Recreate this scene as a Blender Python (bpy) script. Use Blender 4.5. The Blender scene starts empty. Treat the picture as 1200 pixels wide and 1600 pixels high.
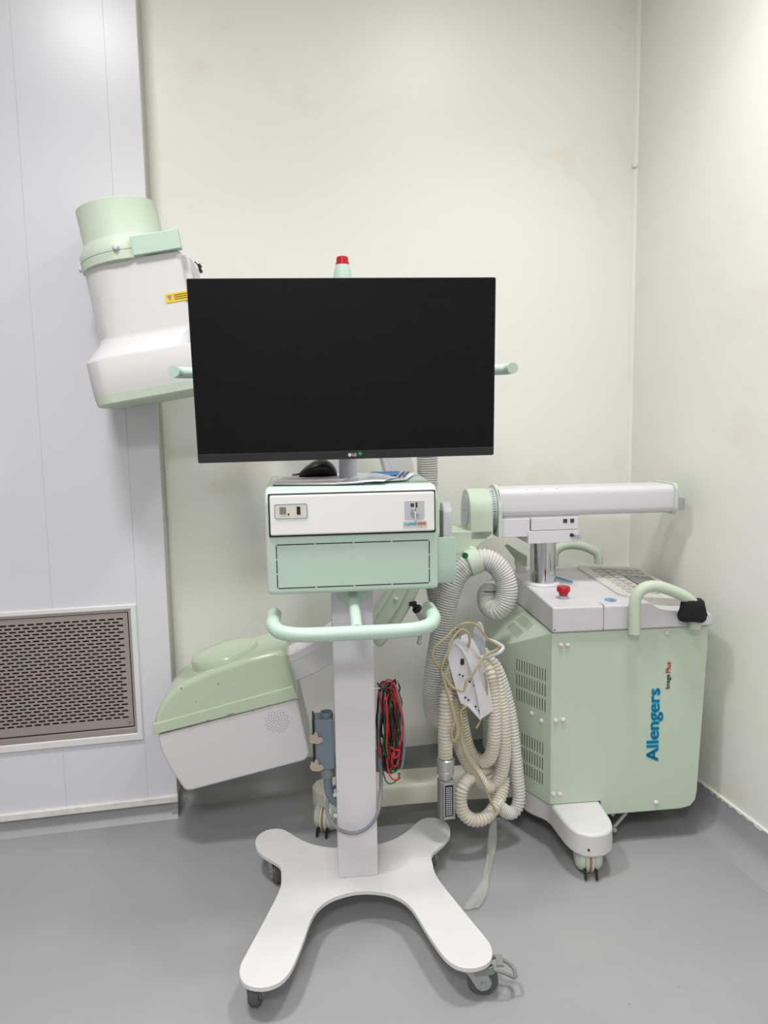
import bpy, bmesh, math, random
from mathutils import Vector, Matrix
random.seed(7)
R = math.radians
SC = bpy.context.scene
COL = SC.collection

# ------------------------------------------------------------------ camera
F_PX, YAW, PITCH, ROLL, CAM_H = 1150.0, R(11.5), math.atan(135/1150.0), R(1.0), 1.25
fw = Vector((math.sin(YAW)*math.cos(PITCH), math.cos(YAW)*math.cos(PITCH), -math.sin(PITCH)))
r0 = Vector((math.cos(YAW), -math.sin(YAW), 0)); u0 = r0.cross(fw)
rt = r0*math.cos(ROLL) - u0*math.sin(ROLL); up = u0*math.cos(ROLL) + r0*math.sin(ROLL)
cd = bpy.data.cameras.new('camera'); cam = bpy.data.objects.new('camera', cd); COL.objects.link(cam)
M = Matrix((rt, up, -fw)).transposed().to_4x4(); M.translation = Vector((0, 0, CAM_H)); cam.matrix_world = M
cd.sensor_fit = 'VERTICAL'; cd.sensor_height = 36.0; cd.lens = 36.0*F_PX/1600.0; cd.clip_start = .05
SC.camera = cam

# ------------------------------------------------------------------ world, lights, exposure
w = bpy.data.worlds.new('world'); SC.world = w; w.use_nodes = True
w.node_tree.nodes['Background'].inputs[0].default_value = (.9, .93, 1, 1)
w.node_tree.nodes['Background'].inputs[1].default_value = .3
SC.view_settings.view_transform = 'Standard'; SC.view_settings.look = 'None'
SC.view_settings.gamma = 1; SC.view_settings.use_curve_mapping = False
SC.view_settings.exposure = 0.0
CEIL = 2.95
def area(x, y, size, power, spread=160, col=(1, .99, .985)):
    l = bpy.data.lights.new('ceiling_lamp', 'AREA'); l.shape = 'SQUARE'; l.size = size
    l.energy = power; l.color = col; l.spread = R(spread)
    o = bpy.data.objects.new('ceiling_lamp', l); COL.objects.link(o); o.location = (x, y, CEIL-.01)
    return o
area(-.5, 1.2, .3, 14.5, 170)
area(-.5, 1.2, .3, 8.5, 110)
area(.9, 1.4, .3, 9, 170)
area(.9, 1.4, .3, 7.5, 110)
area(-.8, .3, .3, 2.5, 110)
area(-.5, -1.2, .6, 56, 170)
area(0, -2.6, .6, 16, 170)

# ------------------------------------------------------------------ frames: a ray of the photo met with a real plane
def ray(px, py): return fw + rt*((px-600)/F_PX) - up*((py-800)/F_PX)
CAMP = Vector((0, 0, CAM_H))
def at(px, py, Y): d = ray(px, py); return CAMP + d*(Y/d.y)
def atz(px, py, z): d = ray(px, py); return CAMP + d*((z-CAM_H)/d.z)
HEAD = R(-5.8)
class Frame:
    def __init__(s, x, y):
        s.m = Matrix.Translation((x, y, 0)) @ Matrix.Rotation(HEAD, 4, 'Z'); s.i = s.m.inverted(); s.loc = (x, y, 0)
    def l(s, px, py, yl):
        o = s.i @ CAMP; d = s.i.to_3x3() @ ray(px, py); return o + d*((yl-o.y)/d.y)
    def z(s, px, py, z): return s.i @ atz(px, py, z)
FT = Frame(.275, 1.765)      # monitor trolley
FC = Frame(.865, 1.90)       # mobile c-arm

# ------------------------------------------------------------------ materials
def srgb(c): return tuple(((v/255)/12.92 if v/255 <= .04045 else ((v/255+.055)/1.055)**2.4) for v in c)+(1,)
def mat(name, rgb, rough=.45, metal=0, bump=0, bscale=60, var=0, vscale=6, var_rgb=None, spec=.5, alpha=1, coat=0):
    m = bpy.data.materials.new(name); m.use_nodes = True; nt = m.node_tree; n = nt.nodes; b = n['Principled BSDF']
    c = srgb(rgb); b.inputs['Base Color'].default_value = c
    b.inputs['Roughness'].default_value = rough; b.inputs['Metallic'].default_value = metal
    b.inputs['Specular IOR Level'].default_value = spec; b.inputs['Alpha'].default_value = alpha
    b.inputs['Coat Weight'].default_value = coat
    tc = n.new('ShaderNodeTexCoord')
    if var or var_rgb:
        t = n.new('ShaderNodeTexNoise'); t.inputs['Scale'].default_value = vscale; t.inputs['Detail'].default_value = 5
        nt.links.new(tc.outputs['Object'], t.inputs['Vector'])
        rp = n.new('ShaderNodeValToRGB'); rp.color_ramp.elements[0].position = .42; rp.color_ramp.elements[1].position = .72
        rp.color_ramp.elements[0].color = c
        rp.color_ramp.elements[1].color = srgb(var_rgb) if var_rgb else tuple(v*(1-var) for v in c[:3])+(1,)
        nt.links.new(t.outputs['Fac'], rp.inputs[0]); nt.links.new(rp.outputs[0], b.inputs['Base Color'])
    if bump:
        t2 = n.new('ShaderNodeTexNoise'); t2.inputs['Scale'].default_value = bscale
        nt.links.new(tc.outputs['Object'], t2.inputs['Vector'])
        bp = n.new('ShaderNodeBump'); bp.inputs['Strength'].default_value = bump; bp.inputs['Distance'].default_value = .002
        nt.links.new(t2.outputs['Fac'], bp.inputs['Height']); nt.links.new(bp.outputs[0], b.inputs['Normal'])
    return m
green = mat('mint green paint', (194, 207, 188), .52, spec=.35, bump=.05, bscale=300)
green2 = mat('cool mint green paint', (185, 207, 193), .38, bump=.05, bscale=300)
green_worn = mat('glossy worn green shell', (183, 198, 172), .22, coat=.2)
white = mat('white painted steel', (210, 208, 212), .4)
whitep = mat('white plastic', (210, 208, 210), .45, bump=.04, bscale=250)
base_white = mat('white trolley base paint', (214, 213, 213), .4, var=.04, vscale=14)
ivory = mat('ivory leg cover', (214, 213, 198), .4, var=.06, vscale=12)
cream_hose = mat('yellowed ridged hose', (214, 210, 197), .55, var_rgb=(190, 182, 158), vscale=5)
grey_hose = mat('grey ridged hose', (206, 205, 202), .5, var=.08, vscale=8)
black = mat('black plastic', (17, 17, 19), .35)
screen_m = mat('switched off screen', (6, 6, 12), .33, spec=.22)
bezel_m = mat('monitor bezel', (27, 27, 32), .45)
dark = mat('dark gap', (25, 26, 25), .7)
chrome = mat('chrome', (205, 205, 208), .12, metal=1)
steel = mat('brushed stainless steel', (178, 170, 163), .38, metal=.75, bump=.1, bscale=180)
zinc = mat('zinc plated steel', (170, 174, 172), .4, metal=.6)
rubber = mat('grey rubber tyre', (84, 85, 88), .6)
grey_pl = mat('grey plastic', (128, 132, 128), .5)
blue_grey = mat('blue grey plastic', (112, 124, 136), .45)
cable_grey = mat('grey cable', (128, 131, 138), .5)
cord_m = mat('yellowed cord', (176, 163, 126), .5)
red_m = mat('red plastic', (178, 18, 34), .3)
redwire = mat('red wire', (205, 22, 44), .4)
greenwire = mat('green wire', (10, 92, 58), .4)
blackwire = mat('black wire', (18, 20, 20), .4)
yellow = mat('yellow sticker', (238, 198, 30), .5)
blue_t = mat('blue lettering', (38, 172, 218), .5)
red_t = mat('red lettering', (180, 40, 45), .5)
dark_t = mat('dark lettering', (50, 55, 55), .5)
lightgrey = mat('light grey plate', (186, 188, 194), .45)
beige = mat('beige plate', (212, 208, 194), .5)
keypad_m = mat('pale keypad', (206, 205, 198), .5)
keygrey = mat('grey keys', (184, 184, 180), .5)
display_m = mat('grey display', (120, 120, 122), .35)
tan = mat('tan nylon latch', (176, 160, 144), .5)
green_dot = mat('green sticker', (20, 150, 75), .4)
dkgreen = mat('dark green plug', (10, 100, 45), .4)
rust = mat('brown tread', (150, 122, 88), .6)
paper = mat('white paper', (240, 242, 246), .5)
paperblue = mat('blue print', (30, 125, 200), .5)
navy = mat('navy print', (40, 45, 120), .5)
fabric = mat('black cloth', (9, 9, 11), .85, bump=.5, bscale=90)
padgrey = mat('grey mouse pad', (208, 203, 206), .6)
panel_m = mat('white coated wall panel', (212, 211, 217), .3, bump=.03, bscale=8)
trimw = mat('white trim', (218, 217, 217), .4)
ceil_m = mat('white ceiling', (225, 225, 222), .6)

# transparent film
film = mat('cloudy plastic film', (215, 215, 210), .25, alpha=.32)
sleeve_m = mat('clear plastic sleeve', (236, 241, 248), .15, alpha=.85)

# cream wall paint: slightly wavy gloss with faint yellow patches
def wall_mat(name, rgb, stain):
    m = bpy.data.materials.new(name); m.use_nodes = True; nt = m.node_tree; n = nt.nodes; b = n['Principled BSDF']
    b.inputs['Roughness'].default_value = .38; b.inputs['Specular IOR Level'].default_value = .45
    tc = n.new('ShaderNodeTexCoord')
    no = n.new('ShaderNodeTexNoise'); no.inputs['Scale'].default_value = 2.6; no.inputs['Detail'].default_value = 8; no.inputs['Roughness'].default_value = .62
    no.inputs['Distortion'].default_value = .8
    nt.links.new(tc.outputs['Object'], no.inputs['Vector'])
    rp = n.new('ShaderNodeValToRGB'); e = rp.color_ramp.elements
    e[0].position = .56; e[0].color = srgb(rgb); e[1].position = .78; e[1].color = srgb(stain)
    nt.links.new(no.outputs['Fac'], rp.inputs[0]); nt.links.new(rp.outputs[0], b.inputs['Base Color'])
    n2 = n.new('ShaderNodeTexNoise'); n2.inputs['Scale'].default_value = 7; n2.inputs['Detail'].default_value = 3
    nt.links.new(tc.outputs['Object'], n2.inputs['Vector'])
    bp = n.new('ShaderNodeBump'); bp.inputs['Strength'].default_value = .12; bp.inputs['Distance'].default_value = .01
    nt.links.new(n2.outputs['Fac'], bp.inputs['Height']); nt.links.new(bp.outputs[0], b.inputs['Normal'])
    return m
wall_m = wall_mat('cream wall paint', (234, 234, 228), (228, 222, 202))
def floor_mat():
    m = bpy.data.materials.new('grey epoxy floor'); m.use_nodes = True; nt = m.node_tree; n = nt.nodes; b = n['Principled BSDF']
    tc = n.new('ShaderNodeTexCoord')
    no = n.new('ShaderNodeTexNoise'); no.inputs['Scale'].default_value = 2.2; no.inputs['Detail'].default_value = 9; no.inputs['Roughness'].default_value = .6
    nt.links.new(tc.outputs['Object'], no.inputs['Vector'])
    rp = n.new('ShaderNodeValToRGB'); e = rp.color_ramp.elements
    e[0].position = .3; e[0].color = srgb((150, 150, 154)); e[1].position = .75; e[1].color = srgb((162, 161, 163))
    nt.links.new(no.outputs['Fac'], rp.inputs[0])
    vo = n.new('ShaderNodeTexVoronoi'); vo.inputs['Scale'].default_value = 7
    nt.links.new(tc.outputs['Object'], vo.inputs['Vector'])
    lt = n.new('ShaderNodeMath'); lt.operation = 'LESS_THAN'; lt.inputs[1].default_value = .022
    nt.links.new(vo.outputs['Distance'], lt.inputs[0])
    mx = n.new('ShaderNodeMixRGB'); mx.inputs[2].default_value = srgb((110, 108, 106))
    mm = n.new('ShaderNodeMath'); mm.operation = 'MULTIPLY'; mm.inputs[1].default_value = .6
    nt.links.new(lt.outputs[0], mm.inputs[0]); nt.links.new(mm.outputs[0], mx.inputs[0]); nt.links.new(rp.outputs[0], mx.inputs[1])
    nt.links.new(mx.outputs[0], b.inputs['Base Color'])
    r2 = n.new('ShaderNodeMapRange'); r2.inputs[3].default_value = .3; r2.inputs[4].default_value = .5
    nt.links.new(no.outputs['Fac'], r2.inputs[0]); nt.links.new(r2.outputs[0], b.inputs['Roughness'])
    return m
floor_m = floor_mat()

# ------------------------------------------------------------------ mesh helpers
def cube(bm, c, s, M=None):
    x, y, z = s[0]/2, s[1]/2, s[2]/2
    vs = [bm.verts.new(Vector((c[0]+a*x, c[1]+b*y, c[2]+d*z))) for a in (-1, 1) for b in (-1, 1) for d in (-1, 1)]
    for f in ((0, 1, 3, 2), (4, 6, 7, 5), (0, 4, 5, 1), (2, 3, 7, 6), (0, 2, 6, 4), (1, 5, 7, 3)): bm.faces.new([vs[i] for i in f])
    if M: bmesh.ops.transform(bm, matrix=M, verts=vs)
    return vs
def span(bm, x0, x1, y0, y1, z0, z1): return cube(bm, ((x0+x1)/2, (y0+y1)/2, (z0+z1)/2), (x1-x0, y1-y0, z1-z0))
def extr(bm, pts, vec):
    a = [bm.verts.new(p) for p in pts]; b = [bm.verts.new(Vector(p)+Vector(vec)) for p in pts]; n = len(pts)
    bm.faces.new(a); bm.faces.new(b[::-1])
    for i in range(n): bm.faces.new((a[i], b[i], b[(i+1) % n], a[(i+1) % n]))
    return a+b
def prism_y(bm, pts, y0, y1): return extr(bm, [(p[0], y0, p[1]) for p in pts], (0, y1-y0, 0))
def prism_z(bm, pts, z0, z1): return extr(bm, [(p[0], p[1], z0) for p in pts], (0, 0, z1-z0))
def cyl(bm, p0, p1, r, r2=None, seg=28):
    p0, p1 = Vector(p0), Vector(p1); r2 = r if r2 is None else r2
    d = (p1-p0).normalized(); q = d.to_track_quat('Z', 'Y')
    a = [bm.verts.new(p0+q @ Vector((math.cos(t)*r, math.sin(t)*r, 0))) for t in [2*math.pi*i/seg for i in range(seg)]]
    b = [bm.verts.new(p1+q @ Vector((math.cos(t)*r2, math.sin(t)*r2, 0))) for t in [2*math.pi*i/seg for i in range(seg)]]
    bm.faces.new(a[::-1]); bm.faces.new(b)
    for i in range(seg): bm.faces.new((a[i], a[(i+1) % seg], b[(i+1) % seg], b[i]))
def lathe(bm, prof, c=(0, 0, 0), axis=(0, 0, 1), seg=32):
    q = Vector(axis).normalized().to_track_quat('Z', 'Y'); c = Vector(c); rings = []
    for r, h in prof: rings.append([bm.verts.new(c+q @ Vector((math.cos(2*math.pi*i/seg)*r, math.sin(2*math.pi*i/seg)*r, h))) for i in range(seg)])
    for A, B in zip(rings, rings[1:]):
        for i in range(seg): bm.faces.new((A[i], A[(i+1) % seg], B[(i+1) % seg], B[i]))
    if prof[0][0] > 0: bm.faces.new(rings[0][::-1])
    if prof[-1][0] > 0: bm.faces.new(rings[-1])
def smooth_path(pts, step=.01, closed=False):
    P = [Vector(p) for p in pts]; out = []
    n = len(P); rng = range(n if closed else n-1)
    for i in rng:
        if closed: a, b, c, d = P[(i-1) % n], P[i], P[(i+1) % n], P[(i+2) % n]
        else: a, b, c, d = P[max(i-1, 0)], P[i], P[i+1], P[min(i+2, n-1)]
        k = max(2, int((c-b).length/step))
        for j in range(k):
            t = j/k
            out.append(.5*((2*b)+(c-a)*t+(2*a-5*b+4*c-d)*t*t+(3*b-a-3*c+d)*t**3))
    if not closed: out.append(P[-1])
    return out
def resample(pts, step):
    out = [pts[0].copy()]; acc = 0
    for a, b in zip(pts, pts[1:]):
        L = (b-a).length
        if L < 1e-9: continue
        t = step-acc
        while t <= L: out.append(a.lerp(b, t/L)); t += step
        acc = (acc+L) % step
    return out
def sweep(bm, pts, rad, seg=12, closed=False, section=None):
    n = len(pts); rings = []; N = None
    for i, p in enumerate(pts):
        t = (pts[(i+1) % n]-pts[i-1]) if closed else (pts[min(i+1, n-1)]-pts[max(i-1, 0)])
        t = t.normalized()
        if N is None:
            N = t.cross(Vector((0, 0, 1)))
            if N.length < .1: N = t.cross(Vector((0, 1, 0)))
        N = (N-t*N.dot(t)).normalized(); B = t.cross(N); r = rad(i) if callable(rad) else rad
        rings.append([bm.verts.new(p+N*(math.cos(2*math.pi*k/seg)*r)+B*(math.sin(2*math.pi*k/seg)*r)) for k in range(seg)])
    m = n if closed else n-1
    for i in range(m):
        A, C = rings[i], rings[(i+1) % n]
        for k in range(seg): bm.faces.new((A[k], A[(k+1) % seg], C[(k+1) % seg], C[k]))
    if not closed: bm.faces.new(rings[0][::-1]); bm.faces.new(rings[-1])
def tube(bm, pts, r, seg=12, step=.012, closed=False): sweep(bm, smooth_path(pts, step, closed), r, seg, closed)
def ridged(bm, pts, r, pitch=.0075, depth=.12, seg=20):
    P = resample(smooth_path(pts, .006), pitch/4)
    f = [1, 1, 1-depth, 1-depth*.6]
    sweep(bm, P, lambda i: r*f[i % 4], seg)
def rrect(x0, x1, y0, y1, r, k=5):
    out = []
    for cx, cy, a in ((x1-r, y0+r, -90), (x1-r, y1-r, 0), (x0+r, y1-r, 90), (x0+r, y0+r, 180)):
        for j in range(k+1): t = R(a+90*j/k); out.append((cx+r*math.cos(t), cy+r*math.sin(t)))
    return out
def loft(bm, rings):
    V = [[bm.verts.new(p) for p in r] for r in rings]; n = len(V[0])
    for A, B in zip(V, V[1:]):
        for i in range(n): bm.faces.new((A[i], A[(i+1) % n], B[(i+1) % n], B[i]))
    bm.faces.new(V[0][::-1]); bm.faces.new(V[-1])
def obj(name, bm, m, parent=None, bevel=0, bseg=3, label=None, angle=35):
    bmesh.ops.recalc_face_normals(bm, faces=bm.faces)
    off = Vector((0, 0, 0))
    if parent is None and len(bm.verts):
        xs = [v.co for v in bm.verts]
        off = Vector(((min(v.x for v in xs)+max(v.x for v in xs))/2, (min(v.y for v in xs)+max(v.y for v in xs))/2, min(v.z for v in xs)))
        bmesh.ops.translate(bm, vec=-off, verts=bm.verts)
    me = bpy.data.meshes.new(name); bm.to_mesh(me); bm.free()
    for mm in (m if isinstance(m, (list, tuple)) else [m]): me.materials.append(mm)
    me.polygons.foreach_set('use_smooth', [True]*len(me.polygons)); me.set_sharp_from_angle(angle=R(angle))
    o = bpy.data.objects.new(name, me); COL.objects.link(o); o.parent = parent; o.location = off
    if bevel:
        b = o.modifiers.new('bevel', 'BEVEL'); b.width = bevel; b.segments = bseg; b.limit_method = 'ANGLE'; b.angle_limit = R(30)
        b.harden_normals = True
    if label: o['label'] = label
    return o
def NB(): return bmesh.new()
def thing(name, label, cat, loc=(0, 0, 0), rz=0, group=None):
    o = bpy.data.objects.new(name, None); COL.objects.link(o); o.location = loc; o.rotation_euler = (0, 0, rz)
    o.empty_display_size = .1; o['label'] = label; o['category'] = cat
    if group: o['group'] = group
    return o
def tag(o, label, cat, group=None):
    o['label'] = label; o['category'] = cat
    if group: o['group'] = group
    return o
def struct(name, bm, m, parent=None, **k):
    o = obj(name, bm, m, parent, **k); o['kind'] = 'structure'; return o
def fit(o, axis, L, c):      # size the lettering to the length it has on the cabinet
    vs = [v.co[axis] for v in o.data.vertices]; k = L/(max(vs)-min(vs)); cc = (max(vs)+min(vs))/2
    for v in o.data.vertices: v.co[axis] = c+(v.co[axis]-cc)*k
def text(name, s, size, m, parent, origin, xdir, ydir, bold=0, depth=.0004, label=None, align='CENTER', fat=0):
    c = bpy.data.curves.new(name, 'FONT'); c.body = s; c.size = size; c.offset = bold; c.extrude = depth; c.align_x = align; c.align_y = 'CENTER'
    t = bpy.data.objects.new(name, c); COL.objects.link(t)
    me = bpy.data.meshes.new_from_object(t.evaluated_get(bpy.context.evaluated_depsgraph_get()))
    bpy.data.objects.remove(t); bpy.data.curves.remove(c)
    X, Y = Vector(xdir).normalized(), Vector(ydir).normalized(); Z = X.cross(Y)
    if fat:
        bb = bmesh.new()
        for dx_, dy_ in ((0, 0), (fat, 0), (-fat, 0), (0, fat*.6), (0, -fat*.6), (fat*.7, fat*.4), (-fat*.7, -fat*.4)):
            k = len(bb.verts); bb.from_mesh(me); bb.verts.ensure_lookup_table()
            for v in bb.verts[k:]: v.co.x += dx_; v.co.y += dy_
        bb.to_mesh(me); bb.free()
    MM = Matrix((X, Y, Z)).transposed().to_4x4(); MM.translation = Vector(origin)
    me.transform(MM); me.name = name; me.materials.clear(); me.materials.append(m)
    o = bpy.data.objects.new(name, me); COL.objects.link(o); o.parent = parent
    if label: o['label'] = label
    return o

# ================================================================== THE ROOM
WB, WR, WP, XP = 2.46, 1.42, 2.35, -.22      # back wall, right wall, panel front, panel right edge
XL, YF = -3.0, -3.6
bm = NB(); span(bm, XL, WR+.1, YF, WB+.1, -.05, 0); struct('floor', bm, floor_m)
bm = NB(); span(bm, XL, WR+.1, YF, WB+.1, CEIL, CEIL+.05); struct('ceiling', bm, ceil_m)
bm = NB(); span(bm, XP-.02, WR+.1, WB, WB+.1, 0, CEIL); struct('wall_back', bm, wall_m)
bm = NB(); span(bm, WR, WR+.1, YF, WB, 0, CEIL); struct('wall_right', bm, wall_m)
bm = NB(); span(bm, XL-.1, XL, YF, WB, 0, CEIL); struct('wall_left', bm, wall_m)
bm = NB(); span(bm, XL, WR, YF-.1, YF, 0, CEIL); struct('wall_front', bm, wall_m)
# white panel cladding standing proud of the back wall, in boards with thin joints
vx0, vx1, vz0, vz1 = -1.10, -.33, .297, .70
bm = NB()
edges = [XL, -1.9, -1.43, -.80-.23, -.556, -.3105, XP]
edges = [XL, -1.9, -1.45, -1.0, -.556, -.3105, XP]
g = .0005
for a, b in zip(edges, edges[1:]):
    segs = [(.075, CEIL)]
    if b > vx0 and a < vx1: segs = [(.075, vz0), (vz1, CEIL)]
    for z0, z1 in segs: span(bm, a+g, b-g, WP, WP+.02, z0, z1)
span(bm, XL, vx0, WP+.0015, WP+.022, .075, CEIL); span(bm, vx1, XP-.002, WP+.0015, WP+.022, .075, CEIL)
span(bm, vx0, vx1, WP+.0015, WP+.022, .075, vz0); span(bm, vx0, vx1, WP+.0015, WP+.022, vz1, CEIL)
span(bm, vx1-.0005, -.3105, WP, WP+.02, vz0, vz1); span(bm, -1.45, vx0, WP, WP+.02, vz0, vz1)
struct('wall_panel', bm, panel_m)
bm = NB(); span(bm, XP-.006, XP, WP+.001, WB, .06, CEIL); span(bm, XP-.003, XP+.004, WP+.055, WP+.06, .06, CEIL)
span(bm, XP-.003, XP+.006, WB-.012, WB, .06, CEIL)
struct('trim_1', bm, mat('pale grey return', (206, 203, 194), .5), bevel=.001)
bm = NB(); span(bm, XL, XP+.002, WP-.012, WP+.02, .056, .078); struct('trim_2', bm, mat('grubby white bottom rail', (220, 218, 216), .5, var_rgb=(206, 199, 190), vscale=30), bevel=.003)
bm = NB()
prof = [(0, 0), (-.012, .0), (-.006, .012), (-.003, .03), (-.002, .058), (0, .058)]
extr(bm, [(XL, WP+.02-.006+p[0]*2, p[1]) for p in prof], (XP-XL, 0, 0))
extr(bm, [(XL, WP+.014, p) for p in ()] or [(XP, WP+.0, 0), (XP, WB, 0), (XP, WB, .058), (XP, WP+.0, .058)], (-.02, 0, 0))
struct('baseboard_left', bm, floor_m)
cove = [(0, 0), (-.045, 0), (-.03, .004), (-.019, .012), (-.010, .025), (-.005, .045), (-.003, .105), (0, .105)]
bm = NB(); extr(bm, [(XP, WB+p[0], p[1]) for p in cove], (WR-XP, 0, 0)); struct('baseboard_back', bm, floor_m)
bm = NB(); extr(bm, [(WR+p[0]*1.7, YF, p[1]) for p in cove], (0, WB-YF, 0)); struct('baseboard_right', bm, floor_m)
# ragged paint edge of the right wall over the skirting
bm = NB(); y = .9; pts = []
while y < 2.2:
    pts.append((y, .1035-random.random()**3*.007)); y += random.uniform(.004, .014)
extr(bm, [(WR-.006, a, z) for a, z in pts]+[(WR-.006, pts[-1][0], .108), (WR-.006, pts[0][0], .108)], (.0059, 0, 0))
struct('trim_3', bm, wall_m)
# slim bead in the corner with a joint
bm = NB(); prism_z(bm, [(WR, WB), (WR-.013, WB), (WR-.010, WB-.005), (WR-.005, WB-.010), (WR, WB-.013)], .1, CEIL)
lathe(bm, [(.003, 0), (.009, .004), (.009, .012), (.003, .016)], (WR-.008, WB-.008, 2.125), seg=12)
struct('trim_4', bm, wall_m)

# return-air grille low in the white panel
t = thing('air_return_grille', 'stainless steel perforated return air grille set low in the white wall panel', 'vent', ((vx0+vx1)/2, WP, vz0))
o0 = Vector(((vx0+vx1)/2, WP, vz0))
def loc(bm): bmesh.ops.translate(bm, vec=-o0, verts=bm.verts)
bm = NB()
for a in ((vx0-.016, vx1+.017, vz1-.001, vz1+.014), (vx0-.016, vx1+.017, vz0-.022, vz0+.001)): span(bm, a[0], a[1], WP-.008, WP+.003, a[2], a[3])
span(bm, vx1-.001, vx1+.016, WP-.0078, WP+.003, vz0-.021, vz1+.013); span(bm, vx0-.015, vx0+.001, WP-.0078, WP+.003, vz0-.021, vz1+.013)
loc(bm); obj('surround_trim', bm, trimw, t, bevel=.003)
bm = NB(); span(bm, vx0, vx1, WP-.004, WP+.02, vz1-.009, vz1); span(bm, vx0, vx1, WP-.004, WP+.02, vz0, vz0+.02)
span(bm, vx1-.008, vx1, WP-.004, WP+.02, vz0+.02, vz1-.009); span(bm, vx0, vx0+.008, WP-.004, WP+.02, vz0+.02, vz1-.009)
loc(bm); obj('steel_frame', bm, steel, t, bevel=.001)
bm = NB(); span(bm, vx0+.008, vx1-.008, WP+.05, WP+.06, vz0, vz1); loc(bm); obj('duct_lining', bm, dark, t)
px0, px1, pz0, pz1 = vx0+.012, vx1-.011, vz0+.024, vz1-.012
bm = NB(); Yp = WP+.001; Ye = Yp+.0015
sx0, sx1, sz0, sz1 = px0+.02, px1-.014, pz0+.022, pz1-.017
span(bm, px0, sx0, Yp, Ye, pz0, pz1); span(bm, sx1, px1, Yp, Ye, pz0, pz1); span(bm, sx0, sx1, Yp, Ye, pz0, sz0); span(bm, sx0, sx1, Yp, Ye, sz1, pz1)
NR = 31; dz = (sz1-sz0)/NR; hz = dz*.48; dx = .0258; hx = .0188
for i in range(NR):
    z1 = sz1-i*dz
    span(bm, sx0, sx1, Yp, Ye, z1-dz, z1-hz)
    x = sx1-(0 if i % 2 == 0 else dx/2)
    if i % 2: span(bm, x, sx1, Yp, Ye, z1-hz, z1)
    while x > sx0:
        a = x-hx; b = max(x-dx, sx0)
        if a > sx0: span(bm, b, a, Yp, Ye, z1-hz, z1)
        x -= dx
loc(bm); obj('perforated_plate', bm, steel, t)
bm = NB(); cyl(bm, (px1-.012, Yp-.002, pz0+.012), (px1-.012, Yp+.001, pz0+.012), .005, seg=16); loc(bm); obj('lock', bm, grey_pl, t)

# ================================================================== MONITOR TROLLEY
T = thing('monitor_trolley', 'white and mint green monitor trolley on a cross-shaped base with four castors', 'trolley', FT.loc, HEAD)
half = [(0, .137), (.063, .143), (.111, .163), (.152, .197), (.19, .243), (.205, .256), (.228, .263), (.252, .256), (.272, .235), (.279, .205), (.272, .165), (.25, .128), (.207, .078), (.2, .03),
        (.203, -.03), (.237, -.15), (.268, -.25), (.277, -.285), (.275, -.315), (.262, -.338), (.24, -.35), (.215, -.352), (.19, -.342), (.172, -.32), (.158, -.285), (.14, -.22), (.124, -.155), (.106, -.112), (.075, -.08), (.035, -.063), (0, -.058)]
pts = half+[(-x, y) for x, y in half[-2:0:-1]]
sp = smooth_path([(x, y, 0) for x, y in pts], .012, True)
bm = NB(); prism_z(bm, [(p.x, p.y) for p in sp], .078, .09); obj('base_plate', bm, base_white, T, bevel=.002)
bm = NB(); span(bm, -.051, .051, 0, .075, .0895, .95); obj('column', bm, white, T, bevel=.003)
bm = NB(); cyl(bm, (0, .06, 1.08), (0, .06, 1.6), .0001+.022); span(bm, -.05, .05, .0, .05, 1.3, 1.42)
obj('monitor_pole', bm, lightgrey, T, bevel=.001)
# console housing
bm = NB()
rings = []
prism = [(-.115, .868), (-.12, 1.085), (-.092, 1.112), (.20, 1.124), (.215, 1.11), (.21, .868)]
v = extr(bm, [(-.199, y, z) for y, z in prism], (.396, 0, 0))
H = obj('console_housing', bm, green2, T, bevel=.010, bseg=4)
bm = NB(); span(bm, -.191, .190, -.1225, -.11, 1.0035, 1.1015); obj('drawer_gap', bm, dark, H, bevel=.002)
# perforated outline of the lower cover
bm = NB()
def on_front(z): return -.115-(z-.868)/(1.085-.868)*.005
def slots(x0, z0, x1, z1, n, gp=.0035):
    L = math.hypot(x1-x0, z1-z0); u = ((x1-x0)/L, (z1-z0)/L)
    for i in range(n):
        s, e = L*i/n+gp/2, L*(i+1)/n-gp/2
        if u[0]: f = on_front(z0); span(bm, x0+s, x0+e, f-.0005, f+.003, z0-.0011, z0+.0011)
        else: f = on_front(z0+s); f2 = on_front(z0+e); extr(bm, [(x0-.0011, f-.0005, z0+s), (x0-.0011, f2-.0005, z0+e), (x0-.0011, f2+.003, z0+e), (x0-.0011, f+.003, z0+s)], (.0022, 0, 0))
fy = on_front(.985); slots(-.176, .985, .175, .985, 4)
fy = on_front(.884); slots(-.176, .884, .175, .884, 4)
fy = on_front(.93); slots(-.176, .884, -.176, .985, 3); slots(.175, .884, .175, .985, 3)
obj('perforated_outline', bm, dark, H)
D = NB(); span(D, -.187, .1865, -.130, -.118, 1.008, 1.0985); D = obj('drawer_front', D, mat('bright white drawer', (234, 231, 231), .4), T, bevel=.004)
fy = -.130
bm = NB(); extr(bm, [(x, fy-.0012, z) for x, z in rrect(-.176, -.104, 1.047, 1.079, .004)], (0, .0013, 0)); obj('socket_plate', bm, beige, D)
bm = NB()
P = [Vector((x, fy-.0012, z)) for x, z in rrect(-.176, -.104, 1.047, 1.079, .004)]; sweep(bm, P, .0009, 6, True); obj('socket_plate_border', bm, mat('teal line', (110, 155, 170), .5), D)
bm = NB(); span(bm, -.165, -.151, fy-.003, fy, 1.057, 1.073); obj('rocker_switch', bm, display_m, D, bevel=.001)
bm = NB(); span(bm, -.127, -.119, fy-.0022, fy, 1.055, 1.073); obj('usb_port', bm, black, D)
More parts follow.
